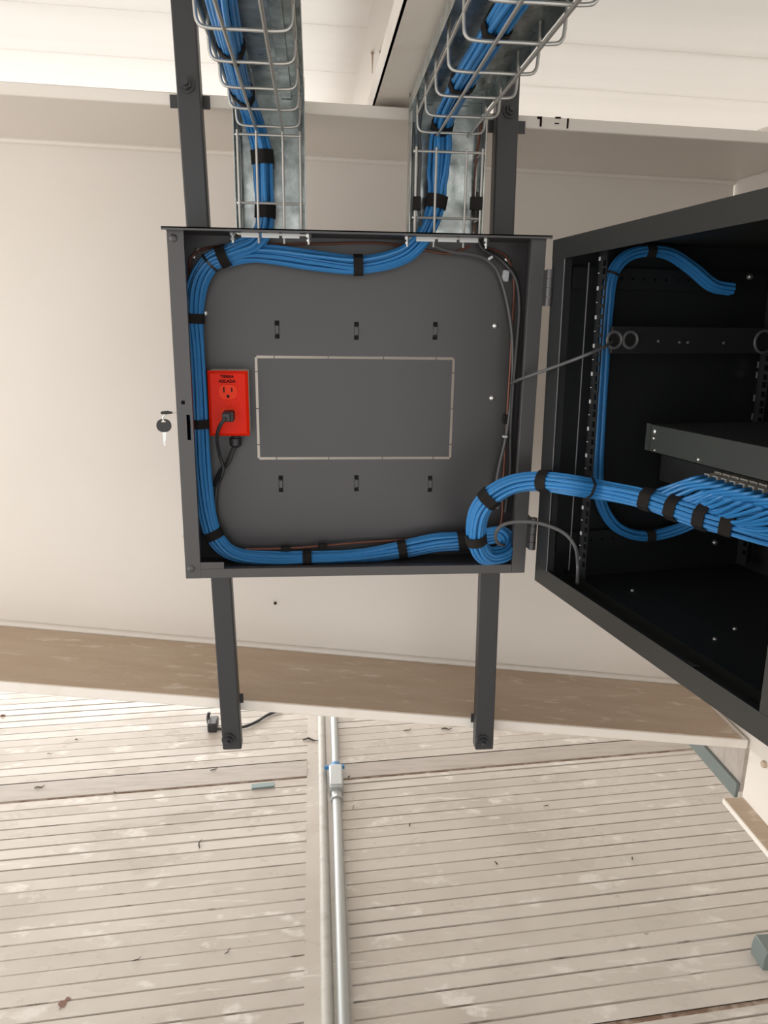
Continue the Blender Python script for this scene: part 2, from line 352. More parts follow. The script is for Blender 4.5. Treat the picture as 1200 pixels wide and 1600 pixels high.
for zc_ in (onY(855, 450, -.012).z, onY(829, 834, -.012).z):
    h = MB(); hx = .6065
    for k in range(4): h.cyl((hx, -.012, zc_-.0285+k*.0145), (hx, -.012, zc_-.0285+k*.0145+.0138), .0066, .0066, 14)
    h.box(hx-.007, hx-.002, -.009, .022, zc_-.028, zc_+.028); h.make('hinge', 'black', fr)
# lock cylinder stub on the left side
kp = onY(262, 645, .035)
m = MB(); m.cyl((0, .035, kp.z), (-.004, .035, kp.z), .0075, .0075, 16); m.make('lock_cylinder', 'zinc', fr)
# keys (in the lock, second one hanging)
ky = thing('cabinet_keys', 'pair of black-headed keys hanging in the lock at the cabinet left side', 'keys', (kp.x, .035, kp.z))
m = MB(); m.cyl((-.004, .035, kp.z), (kp.x+.006, .035, kp.z), .0012, .0012, 8)
m.make('key_shaft', 'zinc', ky)
m = MB(); m.tube([(kp.x-.0115, .035, kp.z-.0008), (kp.x-.009, .035, kp.z), (kp.x, .035, kp.z+.0006), (kp.x+.008, .035, kp.z)], [.0015, .0028, .0030, .0016], 10); m.make('key_head', 'cord', ky)
k2 = onY(256, 665, .035)
outl = [(k2.x+.0125*math.copysign(abs(math.cos(a))**.8, math.cos(a)), .034, k2.z+.0112*math.sin(a)) for a in [2*math.pi*i/20 for i in range(20)]]
m = MB(); m.prism(outl, (0, .0028, 0)); m.make('key_head', 'cord', ky, bevel=.0006)
m = MB(); m.prism([(k2.x-.0035, .0335, k2.z+.006), (k2.x+.0035, .0335, k2.z+.006), (k2.x+.003, .0335, k2.z+.0085), (k2.x-.003, .0335, k2.z+.0085)], (0, .0038, 0)); m.make('key_eye', 'ivory', ky)
m = MB(); m.tube([(k2.x, .035, k2.z+.008), (k2.x-.001, .035, k2.z+.014), (kp.x-.002, .035, kp.z-.001)], .0014, 8); m.make('key_link', 'zinc', ky)
bl = k2.z-.0095
m = MB(); m.prism([(k2.x-.003, .0345, bl), (k2.x+.0038, .0345, bl), (k2.x+.0034, .0345, bl-.006), (k2.x+.0024, .0345, bl-.009), (k2.x+.0028, .0345, bl-.013), (k2.x+.001, .0345, bl-.018), (k2.x+.0012, .0345, bl-.023), (k2.x-.0006, .0345, bl-.026), (k2.x-.0022, .0345, bl-.022)], (0, .0016, 0)); m.make('key_blade', 'zinc', ky)

# ---------------------------------------------------------------- red outlet
oc = onY(357, 631, .068); ow, oh = .0345, .0565
ot = thing('power_outlet', 'red duplex power outlet with black lettering on the cabinet back panel', 'outlet', (oc.x, D, oc.z))
YP = .068
m = MB(); m.box(oc.x-ow+.003, oc.x+ow-.001, YP+.004, D, oc.z-oh+.003, oc.z+oh+.0005); m.make('back_box', 'ivory', ot, bevel=.002)
m = MB(); m.add([(oc.x+sx*(ow-(.005 if y < YP+.002 else 0)), y, oc.z+sz*(oh-(.005 if y < YP+.002 else 0))) for y in (YP+.005, YP+.0035, YP) for sx, sz in ((-1, -1), (1, -1), (1, 1), (-1, 1))],
    [(0, 3, 2, 1), (8, 9, 10, 11)]+[(k*4+i, k*4+(i+1) % 4, (k+1)*4+(i+1) % 4, (k+1)*4+i) for k in (0, 1) for i in range(4)])
m.make('cover_plate', 'red', ot, smooth=False, bevel=.0012)
def outline_rec(cz, r=.0165, hh=.0128, n=24):
    pts = []
    for i in range(n):
        a = 2*math.pi*i/n; x = r*math.cos(a); z = max(-hh, min(hh, r*math.sin(a))); pts.append((oc.x+x, YP-.0015, cz+z))
    return pts
for k, (dz, plugged) in enumerate(((.0205, 0), (-.0195, 1))):
    cz = oc.z+dz
    ob = MB().prism(outline_rec(cz), (0, .0030, 0)).make('receptacle', 'redin', ot, bevel=.0006)
    if not plugged:
        sm = MB(); sm.box(oc.x-.0078, oc.x-.0055, YP-.0019, YP-.0013, cz-.001, cz+.0085); sm.box(oc.x+.0055, oc.x+.0078, YP-.0019, YP-.0013, cz, cz+.0075)
        sm.prism([(oc.x+.0026*math.cos(a), YP-.0019, cz-.0075+.0028*math.sin(a)) for a in [2*math.pi*i/12 for i in range(12)]], (0, .0006, 0)); sm.make('socket_slot', 'void', ob)
m = MB(); m.dome((oc.x, YP, oc.z+.0005), (0, -1, 0), .0032, .0014); m.make('plate_screw', 'redin', ot)
def text_mesh(body, size, T, name, mt, parent):
    c = bpy.data.curves.new(name, 'FONT'); c.body = body; c.size = size; c.align_x = 'CENTER'; c.align_y = 'CENTER'; c.extrude = .0002; c.resolution_u = 2; c.offset = size*.035
    tmp = bpy.data.objects.new('tmp', c); COL.objects.link(tmp); dg = bpy.context.evaluated_depsgraph_get(); dg.update()
    me = bpy.data.meshes.new_from_object(tmp.evaluated_get(dg)); bpy.data.objects.remove(tmp); me.name = name
    me.transform(wm(parent).inverted() @ T); me.materials.clear(); me.materials.append(MT[mt])
    o = bpy.data.objects.new(name, me); COL.objects.link(o); o.parent = parent; return o
RX = Matrix.Rotation(math.pi/2, 4, 'X')
text_mesh('TIERRA', .0072, Matrix.Translation((oc.x-.001, YP-.0003, oc.z+.0465)) @ RX, 'lettering', 'ink', ot)
text_mesh('AISLADA', .0072, Matrix.Translation((oc.x-.001, YP-.0003, oc.z+.0385)) @ RX, 'lettering', 'ink', ot)
gz = oc.z-oh
gx = oc.x+.0075
m = MB(); m.cyl((gx, .089, gz+.004), (gx, .089, gz-.007), .0075, .0075, 6); m.cyl((gx, .089, gz-.007), (gx, .089, gz-.019), .0108, .0108, 12); m.cyl((gx, .089, gz-.019), (gx, .089, gz-.0235), .0108, .0062, 12); m.make('cable_gland', 'cord', ot)

def cord(name, label, cat, pts, r, mt, per=8, n=8, group=None):
    t = thing(name, label, cat, pts[0], group); MB().tube(spline(pts, per), r, n).make('jacket', mt, t); return t
pc = cord('plug_cord', 'black cord with plug in the lower socket of the red outlet', 'cord',
     [onY(353, 653, .034), onY(344, 665, .036), onY(339, 684, .05), onY(343, 710, .075), onY(349, 730, .082), onY(346, 745, .084), onY(340, 758, .092), onY(337, 790, .094), onY(341, 818, .094), onY(349, 842, .094), onY(358, 853, .094)], .0032, 'cord')
P = onY(356, 651, .045)
m = MB(); m.box(P.x-.008, P.x+.010, .040, YP-.0016, P.z-.0085, P.z+.0085); m.prism([(P.x-.008, .040, P.z-.007), (P.x+.006, .040, P.z-.007), (P.x+.006, .040, P.z+.007), (P.x-.008, .040, P.z+.007)], (-.001, -.006, 0)); m.make('plug', 'cord', pc, bevel=.0015)
cord('gland_cord', 'black cord dropping from the gland under the red outlet', 'cord',
     [(gx, .089, gz-.022), onY(363, 705, .089), onY(357, 722, .089), onY(345, 736, .096), onY(339, 748, .100), onY(336, 760, .103)], .0038, 'cord')

# ---------------------------------------------------------------- wire cable trays with covers
def tray(x0, x1, label, drift, zbend, mids, endY=-1.0):
    t = thing('wire_cable_tray', label, 'cable tray', ((x0+x1)/2, .07, H+.01), 'galvanised wire trays above the cabinet')
    yf, yb, zb, zt, r = .045, .096, .7265, .785, .0021
    dx = lambda y: drift*max(0, (yf-y))
    # long wires
    nl = [x0]+[x0+(x1-x0)*f for f in mids]+[x1]
    for i, x in enumerate(nl):
        MB().tube([(x, yf, H+.0045-.020*(0 < i < len(nl)-1)), (x, yf, zbend+.006)], r, 8).make('long_wire', 'wire', t)
    for x in (x0, x1): MB().tube([(x, yb-.008, H+.004), (x, yb-.008, zbend+.05)], r, 8).make('long_wire', 'wire', t)
    for x in nl[1:-1]: MB().tube([(x, yf-.002, zb-r), (x+dx(endY), endY, zb-r)], r, 8).make('long_wire', 'wire', t)
    for x in (x0, x1):
        for z in (zb+.028,): MB().tube([(x, yf, z), (x+dx(endY), endY, z)], r, 8).make('long_wire', 'wire', t)
    # cross wires, vertical part
    for z in (zbend, zbend-.1):
        MB().tube(spline([(x0, yb-.004, z), (x0, yf+.008, z), (x0+.006, yf+r, z), (x1-.006, yf+r, z), (x1, yf+.008, z), (x1, yb-.004, z)], 4), r, 8).make('cross_wire', 'wire', t)
    y = yf-.005
    while y > endY:
        a, b = x0+dx(y), x1+dx(y)
        MB().tube(spline([(a, y, zt), (a, y, zb+.022), (a+.003, y, zb+.006), (a+.016, y, zb+r), ((a+b)/2, y, zb+r), (b-.016, y, zb+r), (b-.003, y, zb+.006), (b, y, zb+.022), (b, y, zt)], 4), r, 8).make('cross_wire', 'wire', t)
        y -= .1075
    # sheet covers: upright back and overhead lid, lips folded towards the wires
    e = .0075; cw = .0012
    m = MB(); m.box(x0-e, x1+e, yb+.004, yb+.004+cw, H+.004, zt+.03); m.box(x0-e, x0-e+cw, yf+.012, yb+.004, H+.004, zt-.02); m.box(x1+e-cw, x1+e, yf+.012, yb+.004, H+.004, zt-.02)
    m.make('back_cover', 'galv', t)
    m = MB(); Yn = endY
    for (a0, a1, z0, z1) in ((-e, None, zt+.002, zt+.002+cw), (-e, 'L', zt-.016, zt+.002), (0, 'R', zt-.016, zt+.002)):
        for_x = {None: (x0-e, x1+e), 'L': (x0-e, x0-e+cw), 'R': (x1+e-cw, x1+e)}[a1]
        m.hexa([Vector((x+dx(y), y, z)) for z in (z0, z1) for y in (Yn, yb+.003) for x in for_x])
    # two pressed ribs of the lid
    for f in (.22, .78):
        xx = x0+(x1-x0)*f; m.hexa([Vector((x+dx(y), y, z)) for z in (zt-.003, zt+.003) for y in (Yn, yb) for x in (xx-.008, xx+.008)])
    m.make('top_cover', 'galv', t, bevel=.0005)
    # fixing bar under the cabinet lid
    m = MB(); wb = (x1-x0)
    for k in range(3): m.box(x0-.002+wb*k/3+.004, x0-.002+wb*(k+1)/3-.001, .036, .041, H-.0075, H-.0005)
    m.make('fixing_bar', 'zinc', t)
    for x in (x0-.012, x1+.012):
        m = MB(); m.cyl((x, .042, H-.0005), (x, .042, H-.016), .0022, .0022, 8); m.cyl((x, .042, H-.0005), (x, .042, H-.005), .0048, .0048, 6); m.cyl((x, .042, H-.0085), (x, .042, H-.0115), .0038, .0038, 6); m.make('fixing_bolt', 'zinc', t)
    return t
tray(.1085, .206, 'left wire cable tray with galvanised cover, rising beside the left mounting bar', 0.0, .7175, (.30, .72))
tray(.391, .4985, 'right wire cable tray with galvanised cover, rising beside the right mounting bar', -.022, .702, (.30, .76))

# ---------------------------------------------------------------- blue cable bundles
def hexpack(n, d):
    L = []
    for i in range(-5, 6):
        for k in range(-5, 6): L.append((d*(i+.5*k), d*k*.866))
    L.sort(key=lambda p: (round(math.hypot(p[0]-.0012, p[1]-.0007), 6)))
    return L[:n]
def hull(P):
    P = sorted(set(P)); 
    def half(P):
        h = []
        for p in P:
            while len(h) > 1 and (h[-1][0]-h[-2][0])*(p[1]-h[-2][1])-(h[-1][1]-h[-2][1])*(p[0]-h[-2][0]) <= 0: h.pop()
            h.append(p)
        return h
    a, b = half(P), half(P[::-1]); return a[:-1]+b[:-1]
def bell(t): return max(0., min(1., (t-8.2)/1.2, (13.2-t)/1.4))
class Bundle:
    def __init__(s, name, label, ctrl, n, rc=.0030, per=10, sq=(1, 1), wander=.0016, group='blue data cable bundles', spread=None, tw=.15):
        s.tw = tw
        s.root = thing(name, label, 'cable bundle', ctrl[0], group)
        s.P, s.t = spline(ctrl, per, True); s.F = frames(s.P); s.rc = rc; s.off = hexpack(n, rc*2.02); s.ends = []
        s.sq = sq; s.ph = [(random.uniform(0, 6.3), random.uniform(.6, 1.5), random.uniform(0, 6.3)) for _ in s.off]; s.wander = wander; s.spread = spread
        for c in range(n):
            MB().tube([s.pos(c, i) for i in range(len(s.P))], rc, 7).make('cable', 'blue', s.root)
    def pos(s, c, i):
        u, v = s.off[c]; p, f, q = s.ph[c]; t = s.t[i]; k = s.spread(t) if s.spread else 1
        tw = s.tw*math.sin(t*.55+1); sq = s.sq(t) if callable(s.sq) else s.sq
        u2 = (u*math.cos(tw)-v*math.sin(tw))*sq[0]*k + s.wander*k*math.sin(f*t*1.3+p); v2 = (u*math.sin(tw)+v*math.cos(tw))*sq[1]*k+s.wander*k*math.cos(f*t*1.1+q)
        _, a, b = s.F[i]; return s.P[i]+a*u2+b*v2
    def strap(s, t, wd=.016, extra=0, tab=True, mt='strap', name='cable_strap', th=.0016):
        i = min(range(len(s.P)), key=lambda k: abs(s.t[k]-t)); T, a, b = s.F[i]; O = s.P[i]; pts = []
        for c in range(len(s.off)):
            q = s.pos(c, i)-O
            for k in range(8): pts.append((round(q.dot(a)+(s.rc+extra)*math.cos(k*math.pi/4), 6), round(q.dot(b)+(s.rc+extra)*math.sin(k*math.pi/4), 6)))
        h = hull(pts); n = len(h); m = MB(); V = []
        cxx = sum(p[0] for p in h)/n; cyy = sum(p[1] for p in h)/n
        for (sg, ex) in ((-1, .0004), (-1, th), (1, th), (1, .0004)):
            for (x, y) in h:
                d = math.hypot(x-cxx, y-cyy); k = (d+ex)/d; V.append(O+a*(cxx+(x-cxx)*k)+b*(cyy+(y-cyy)*k)+T*(sg*wd/2))
        F = [((r*n+j), (r*n+(j+1) % n), (((r+1) % 4)*n+(j+1) % n), (((r+1) % 4)*n+j)) for r in range(4) for j in range(n)]
        m.add(V, F); return m.make(name, mt, s.root)

# left tray bundle -> cabinet top left corner
yb_ = .072
A = Bundle('cable_bundle', 'blue cable bundle running in the left tray down into the cabinet',
    [Vector((.140, -.98, .750)), onZ(318, -140, .750), onZ(343, 0, .750), onZ(358, 70, .750), onZ(374, 135, .750), onY(394, 182, .05), onY(409, 235, yb_), onY(411, 285, yb_), onY(412, 330, yb_), onY(409, 358, yb_), onY(396, 379, .078), onY(372, 390, .080), onY(352, 399, .082)], 14, rc=.0033, sq=(1.15, 1))
for t in (3.15, 4.35, 6.15, 8.0): A.strap(t, .021, .0008)
# right tray bundle -> along the top of the cabinet
B = Bundle('cable_bundle', 'blue cable bundle running in the right tray and along the cabinet top',
    [Vector((.432, -.98, .752)), onZ(905, -140, .752), onZ(800, 0, .752), onZ(757, 70, .752), onZ(717, 135, .752), onY(692, 190, .05), onY(688, 235, yb_), onY(684, 280, yb_), onY(681, 312, yb_), onY(672, 345, yb_), onY(656, 375, .074), onY(625, 400, .078), onY(566, 414, .080), onY(500, 408, .082), onY(430, 398, .086), onY(385, 396, .090), onY(354, 402, .090)], 16, rc=.0033, spread=lambda t: 1 + .25*max(0., min(1., (t-5.2)/.5, (7.3-t)/.5)))
for t in (2.55, 3.9, 5.1, 8.05, 12.05): B.strap(t, .021 if t < 10 else .016, .0008)
# trunk: left side, bottom, coil in the corner, hump across the hinge into the open rack
C = [onY(352, 399, .080), onY(328, 411, .082), onY(309, 442, .083), onY(302, 490, .083), onY(306, 560, .083), onY(311, 650, .083), onY(316, 740, .083), onY(324, 805, .082), onY(338, 843, .080), onY(368, 866, .078), onY(425, 873, .078),
     onY(480, 872, .078), onY(560, 868, .078), onY(628, 858, .078), onY(680, 848, .077), onY(722, 845, .074), onY(758, 838, .068), onY(783, 836, .052), onY(795, 850, .030), onY(786, 865, .006), onY(762, 869, -.012),
     onY(747, 853, -.026), onY(744, 828, -.034), onY(750, 798, -.040), onY(770, 774, -.047), onY(803, 757, -.056), onY(845, 752, -.075), onY(895, 757, -.115), onD(945, 766, .06), onD(1000, 778, .085), onD(1048, 792, .11), onD(1100, 808, .13), onD(1148, 822, .15), onD(1200, 836, .17), onD(1270, 852, .20)]
Cb = Bundle('cable_bundle', 'thick blue trunk bundle down the left side, coiled and crossing into the open rack', C, 19, rc=.0034, per=8, wander=.0012, sq=lambda t: (1+.45*bell(t), 1-.40*bell(t)))
for t in (.12, 3.1, 5.1, 7.75, 11.0, 13.0, 15.0, 21.55, 23.75, 26.1, 29.2, 30.1, 31.0, 31.9): Cb.strap(t, .016 if t < 20 else .018, .0006)
m = MB()
# side bundle inside the open rack
us = .028
S = [onU(1145, 452, .05), onU(1115, 445, .045), onU(1085, 420, .04), onU(1050, 397, .036), onU(1015, 392, .034), onU(980, 400, .030), onU(957, 428, us), onU(949, 480, us), onU(944, 560, us), onU(939, 650, us), onU(935, 735, us), onU(938, 780, us), onU(955, 815, .03), onU(980, 833, .034), onU(1015, 838, .038), onU(1055, 829, .05), onU(1095, 812, .07), onU(1150, 790, .10)]
Sb = Bundle('cable_bundle', 'slim blue bundle up the side wall inside the open rack', S, 8, rc=.0032, per=8, wander=.0008)
for t in (4.0, 14.0): Sb.strap(t, .015, .0006)
Cb.strap(.95, .004, .0004, mt='cord', name='cable_tie'); Cb.strap(27.55, .004, .0004, mt='cord', name='cable_tie')
Sb.strap(6.0, .004, .0003, mt='cord', name='cable_tie')

# ---------------------------------------------------------------- swung-out rack body (local frame BM)
rk = thing('rack_body', 'black rack cabinet body swung open on hinges at right', 'cabinet', matrix=BM)
def bb(*boxes):
    m = MB()
    for q in boxes: m.box(*q, T=BM)
    return m
BW, BH, BD = .600, .572, .42
bb((0, .0015, 0, BD, 0, BH), (0, .045, 0, .0016, .0, BH), (.0435, .045, 0, .012, .028, BH-.03)).make('hinge_side_panel', 'rack', rk, label='hinge side wall of the rack')
bb((BW-.0015, BW, 0, BD, 0, BH), (BW-.045, BW, 0, .0016, 0, BH)).make('latch_side_panel', 'rim', rk)
bb((.0015, BW-.0015, .002, BD, BH-.0015, BH), (0, BW, -.0004, .0012, BH-.031, BH)).make('top_panel', 'rim', rk)
bb((.0015, BW-.0015, .002, BD, 0, .0015), (0, BW, -.0004, .0012, 0, .031), (.0015, BW-.0015, .055, .057, .0015, .018)).make('bottom_panel', 'rim', rk)
bb((.0015, BW-.0015, BD-.002, BD, .0015, BH-.0015)).make('front_door', 'rack', rk)
MB().tube([BM @ Vector((.0455, -.001, .03)), BM @ Vector((.0455, -.001, BH-.032))], .0012, 6).make('rim_highlight', 'greycord', rk)  # thin paler tube drawn as the light line on the rim edge
# vertical rails with square holes
def rail(u0, dep, lip):
    hs = []; z = .040; k = 0
    while z < .535:
        hs.append((u0+.0135, u0+.0230, z, z+.0095)); z += (.0159, .0159, .01265)[k % 3]; k += 1
    m = MB(); T = BM @ Matrix.Translation((0, dep, 0)); m.holes(u0, u0+.025, .02, .552, .002, hs, T); m.box(u0, u0+.002, dep, dep+lip, .02, .552, T=BM)
    r = m.make('mounting_rail', 'rack', rk, smooth=False)
    return r
r1 = rail(.048, .056, .003); rail(.048, .375, .03)
m = MB()
for k in range(24):
    z = .052+k*.02222
    if k % 2: m.box(.0495, .0535, .0552, .0558, z, z+.0012, T=BM)
    else: m.box(.0490, .0540, .0552, .0558, z-.003, z+.003, T=BM)
m.make('unit_mark', 'mark', r1)
MB().tube([BM @ Vector((.047, .040, .03)), BM @ Vector((.047, .040, .535))], .0012, 6).make('rail_highlight', 'greycord', rk)  # lighter grey tube imitates the highlight along the rail edge
# perforated depth braces on the side wall
for z in (.498, .055):
    m = MB(); hs = [(.075+k*.021, .079+k*.021, z+.0145, z+.0185) for k in range(15)]
    T = BM @ Matrix(((0, 1, 0, .012), (1, 0, 0, 0), (0, 0, 1, 0), (0, 0, 0, 1)))
    m.holes(.03, .40, z, z+.033, .002, hs, T); m.make('depth_brace', 'rack', rk, smooth=False)
for (x, y) in ((1175, 432), (1120, 849)):
    P = BMI @ onU(x, y, .02); m = MB(); m.dome(BM @ Vector((.014, P.y, P.z)), BU, .006, .006); m.make('brace_bolt', 'zinc', rk)
for (x, y) in ((935, 892), (1018, 884), (988, 923), (1117, 999), (1148, 983)):
    P = onZ(x, y, .0); L = BMI @ onD(x, y, .1)
    d = ray(x, y); o_ = BMI @ CAM; dd = BMI.to_3x3() @ d; L = o_+dd*((.0018-o_.z)/dd.z)
    m = MB(); m.dome(BM @ L, BZ, .0035, .003); m.make('floor_screw', 'zinc', rk)
# side plate with round cable grommets
gp = thing('grommet_panel', 'dark panel with round cable grommets inside the open rack', 'panel', BM @ Vector((.07, .25, .41)))
pa = BMI @ onU(950, 531, .066); pb = BMI @ onU(1195, 533, .066)
m = MB(); m.box(.064, .072, .075, .402, pa.z-.021, pa.z+.021, T=BM); m.make('plate', 'rack', gp, bevel=.001)
def ring(u, dep, z, R, r):
    m = MB(); m.tube([BM @ Vector((u, dep+R*math.cos(a), z+R*math.sin(a))) for a in [2*math.pi*i/24 for i in range(25)]], r, 8); return m
for (x, y, R) in ((960, 531, .0125), (985, 531, .0125), (1194, 534, .018)):
    L = BMI @ onU(x, y, .073); o = ring(.073, L.y, L.z, R, .0026).make('grommet_ring', 'greycord', gp)
    m = MB(); m.cyl(BM @ Vector((.0722, L.y, L.z)), BM @ Vector((.0726, L.y, L.z)), R, R, 24); m.make('grommet_hole', 'void', o)
for (x, y) in ((1062, 535), (1075, 535), (1029, 533), (1131, 536)):
    L = BMI @ onU(x, y, .072); m = MB(); m.dome(BM @ Vector((.072, L.y, L.z)), BU, .0028, .002); m.make('plate_screw', 'greycord', gp)
# network switch
sw = thing('network_switch', 'dark grey one unit network switch mounted across the open rack', 'switch', BM @ Vector((.30, .2, .24)))
s0, s1, z0, z1 = .098, .52, .2415, .2850; sd = .142
bb((s0, s1, sd, .36, z0, z1)).make('chassis', 'switch', sw, bevel=.001)
bb((s0-.016, s0, sd+.002, sd+.004, z0, z1), (s0-.004, s0-.001, sd, sd+.03, z0, z1)).make('ear', 'switch', sw)
for (du, dz, r) in ((.010, .033, .0045), (.010, .022, .003), (.016, .0035, .002), (.125, .006, .003)):
    m = MB(); m.dome(BM @ Vector((s0+du, sd, z0+dz)), -BN, r, .0022); m.make('chassis_screw', 'zinc', sw)
# patch panel under the switch, plugs and fanned cables
pp = thing('patch_bay', 'dark patch bay under the network switch taking the blue cables', 'panel', BM @ Vector((.30, .19, .19)))
bb((.07, .53, .185, .192, .186, .230)).make('panel_face', 'rack', pp, bevel=.0006)
np_ = 15
for row in (0, 1):
    for k in range(np_):
        u = .235+k*.0185+row*.006; z = .224-row*.015
        bb((u-.0075, u+.0075, .168, .186, z-.006, z+.006)).make('jack_port', 'plug', pp, bevel=.0006)
        e = BM @ Vector((u, .150, z))
        mm = MB(); mm.box(u-.0055, u+.0055, .150, .170, z-.004, z+.004, T=BM); mm.make('connector', 'plug', Cb.root)
        tt = 28.9+.20*(k if row == 0 else k+1.2); i = min(range(len(Cb.P)), key=lambda q: abs(Cb.t[q]-tt))
        s = Cb.P[i]+Vector((0, 0, .006-row*.006)); tn = Cb.F[i][0]
        mid = (s*.5+e*.5)+Vector((0, 0, .002-.012*row+random.uniform(-.005, .005)))
        MB().tube(spline([s-tn*.02+Vector((0, 0, -.004)), s+tn*.012, mid, e-BN*.022+Vector((0, 0, -.002)), e], 7), .0029, 7).make('cable', 'blue', Cb.root)
# cage nuts on the front rail
for (x, y) in ((1188, 570), (1186, 586), (1182, 622), (1179, 651)):
    L = BMI @ onU(x, y, .02); m = MB(); T = BM
    a = (.020, L.y, L.z)
    m.box(.018, .0225, L.y-.005, L.y+.005, L.z+.003, L.z+.0055, T=T); m.box(.018, .0225, L.y-.005, L.y+.005, L.z-.0055, L.z-.003, T=T); m.box(.018, .0225, L.y-.005, L.y-.0025, L.z-.003, L.z+.003, T=T); m.box(.018, .0225, L.y+.0025, L.y+.005, L.z-.003, L.z+.003, T=T); m.make('cage_nut', 'zinc', rk)

# ---------------------------------------------------------------- loose cords and copper
cord('power_cable', 'thin grey black cord from the right tray curving down the frame right side', 'cord',
    [onZ(718, 30, .765), onZ(690, 90, .765), onZ(668, 140, .765), onY(656, 190, .06), onY(656, 250, .07), onY(654, 320, .07), onY(660, 355, .07), onY(676, 381, .072), onY(705, 393, .08), onY(745, 399, .085), onY(770, 413, .09), onY(784, 440, .094), onY(796, 490, .094), onY(801, 540, .094), onY(800, 610, .094), onY(791, 680, .094), onY(780, 730, .09), onY(775, 765, .085), onY(778, 795, .08)], .0030, 'greycord')
cord('power_cable', 'thicker black cord hugging the right inner side of the frame', 'cord',
    [onY(748, 300, .085), onY(744, 345, .085), onY(752, 385, .088), onY(782, 405, .09), onY(806, 435, .085), onY(812, 480, .085), onY(808, 540, .088), onY(802, 610, .09), onY(798, 680, .094), onY(797, 740, .098), onY(790, 800, .098)], .0040, 'cord')
cord('copper_wire', 'bare copper ground wire down the frame right side and along its bottom', 'wire',
    [onY(752, 190, .08), onY(744, 260, .088), onY(742, 330, .088), onY(742, 362, .086), onY(752, 383, .095), onY(790, 400, .100), onY(803, 440, .101), onY(800, 520, .101), onY(795, 610, .101), onY(790, 690, .101), onY(786, 760, .102), onY(780, 825, .102), onY(740, 838, .104), onY(640, 843, .100), onY(560, 848, .092), onY(504, 853, .09), onY(446, 857, .09), onY(385, 858, .09)], .0022, 'copper')
cord('copper_wire', 'bare copper ground wire along the cabinet top from the left corner', 'wire',
    [onY(296, 425, .104), onY(300, 400, .104), onY(330, 386, .104), onY(400, 382, .104), onY(500, 381, .104), onY(590, 380, .104), onY(650, 388, .102), onY(700, 396, .102), onY(735, 384, .10)], .0020, 'copper')
cord('patch_cable', 'straight thin black cord from the frame into the rack grommet', 'cord',
    [onY(799, 599, .082), onY(803, 597, .03), onY(817, 591, -.008), onY(870, 572, -.06), onY(910, 557, -.10), onU(945, 542, .09), BM @ Vector((.068, (BMI @ onU(960, 533, .073)).y, (BMI @ onU(960, 533, .073)).z))], .0027, 'greycord')
cord('power_cable', 'black cord looping out of the blue coil over the hinge into the rack bottom', 'cord',
    [onY(800, 848, .055), onY(786, 852, .0), onY(776, 846, -.03), onY(775, 832, -.04), onY(786, 820, -.045), onY(812, 815, -.055), onY(845, 818, -.07), onY(880, 832, -.09), onY(899, 855, -.10), onY(903, 885, -.095), onD(902, 912, .030)], .0032, 'greycord')
cord('short_cord', 'short black cord lying on the open rack floor', 'cord',
    [BM @ Vector((.30, .030, .006)), BM @ Vector((.34, .034, .006)), BM @ Vector((.385, .040, .006)), BM @ Vector((.392, .047, .006))], .0025, 'cord')
# small ties and clips in the frame
def clip(name, label, x, y, Y, sx, sz, mt, rot=0):
    P = onY(x, y, Y); T = Matrix.Translation(P) @ Matrix.Rotation(rot, 4, 'Y'); m = MB(); m.box(-sx, sx, -.005, .005, -sz, sz, T=T)
    o = m.make(name, mt, None, bevel=.001); o['label'] = label; o['category'] = 'clip'; return o
clip('cable_tie', 'white cable tie around the grey cord at the frame top right', 766, 403, .086, .0045, .0022, 'tie', -.6)
clip('adhesive_pad', 'white adhesive tie pad on the panel top right corner', 790, 431, .106, .0050, .0095, 'tie', .1)
clip('wire_clip', 'black clip on the copper wire at the frame bottom, left of the two', 446, 857, .086, .0085, .0045, 'strap', .02)
clip('wire_clip', 'black clip on the copper wire at the frame bottom, right of the two', 504, 853, .086, .0085, .0045, 'strap', .05)
clip('wire_clip', 'black clip on the copper wire at the frame right side', 789, 655, .098, .0035, .0085, 'strap', .05)
clip('cord_strap', 'small black strap holding a cord to the right tray, left side', 651, 318, .044, .0065, .0105, 'strap')
clip('cord_strap', 'small black strap holding copper wire to the right tray, right side', 744, 318, .044, .0100, .0100, 'strap')
clip('cable_tie', 'white tie end on cords at the frame right side below the panel middle', 789, 682, .090, .004, .002, 'tie')

# ---------------------------------------------------------------- conduit on the deck
cdx = lambda Y: onZ(522, 1130, DZ+.014).x + (onZ(537.5, 1590, DZ+.014).x-onZ(522, 1130, DZ+.014).x)*(onZ(522, 1130, DZ+.014).y-Y)/(onZ(522, 1130, DZ+.014).y-onZ(537.5, 1590, DZ+.014).y)
cj = onZ(525, 1222, DZ+.014).y
ct = thing('conduit', 'galvanised electrical conduit with pull fitting lying across the deck', 'pipe', (cdx(cj), cj, DZ+.014))
r0 = .0132
m = MB(); m.cyl((cdx(5), 5, DZ+.0145), (cdx(cj), cj, DZ+.0145), r0*.92, n=16); m.make('pipe', 'conduit', ct)
m = MB(); m.cyl((cdx(cj), cj, DZ+.0145), (cdx(-1.6), -1.6, DZ+.0145), r0, n=16); m.make('pipe', 'conduit', ct)
x_ = cdx(cj); m = MB(); m.box(x_-.021, x_+.021, cj-.055, cj+.055, DZ+.001, DZ+.042); m.make('pull_body', 'conduit', ct, bevel=.006)
m = MB(); m.cyl((x_, cj-.055, DZ+.0145), (x_, cj-.085, DZ+.0145), .0165, .0165, 16); m.cyl((x_, cj-.08, DZ+.0145), (x_, cj-.092, DZ+.0145), .0185, .0185, 8); m.make('coupling', 'conduit', ct)
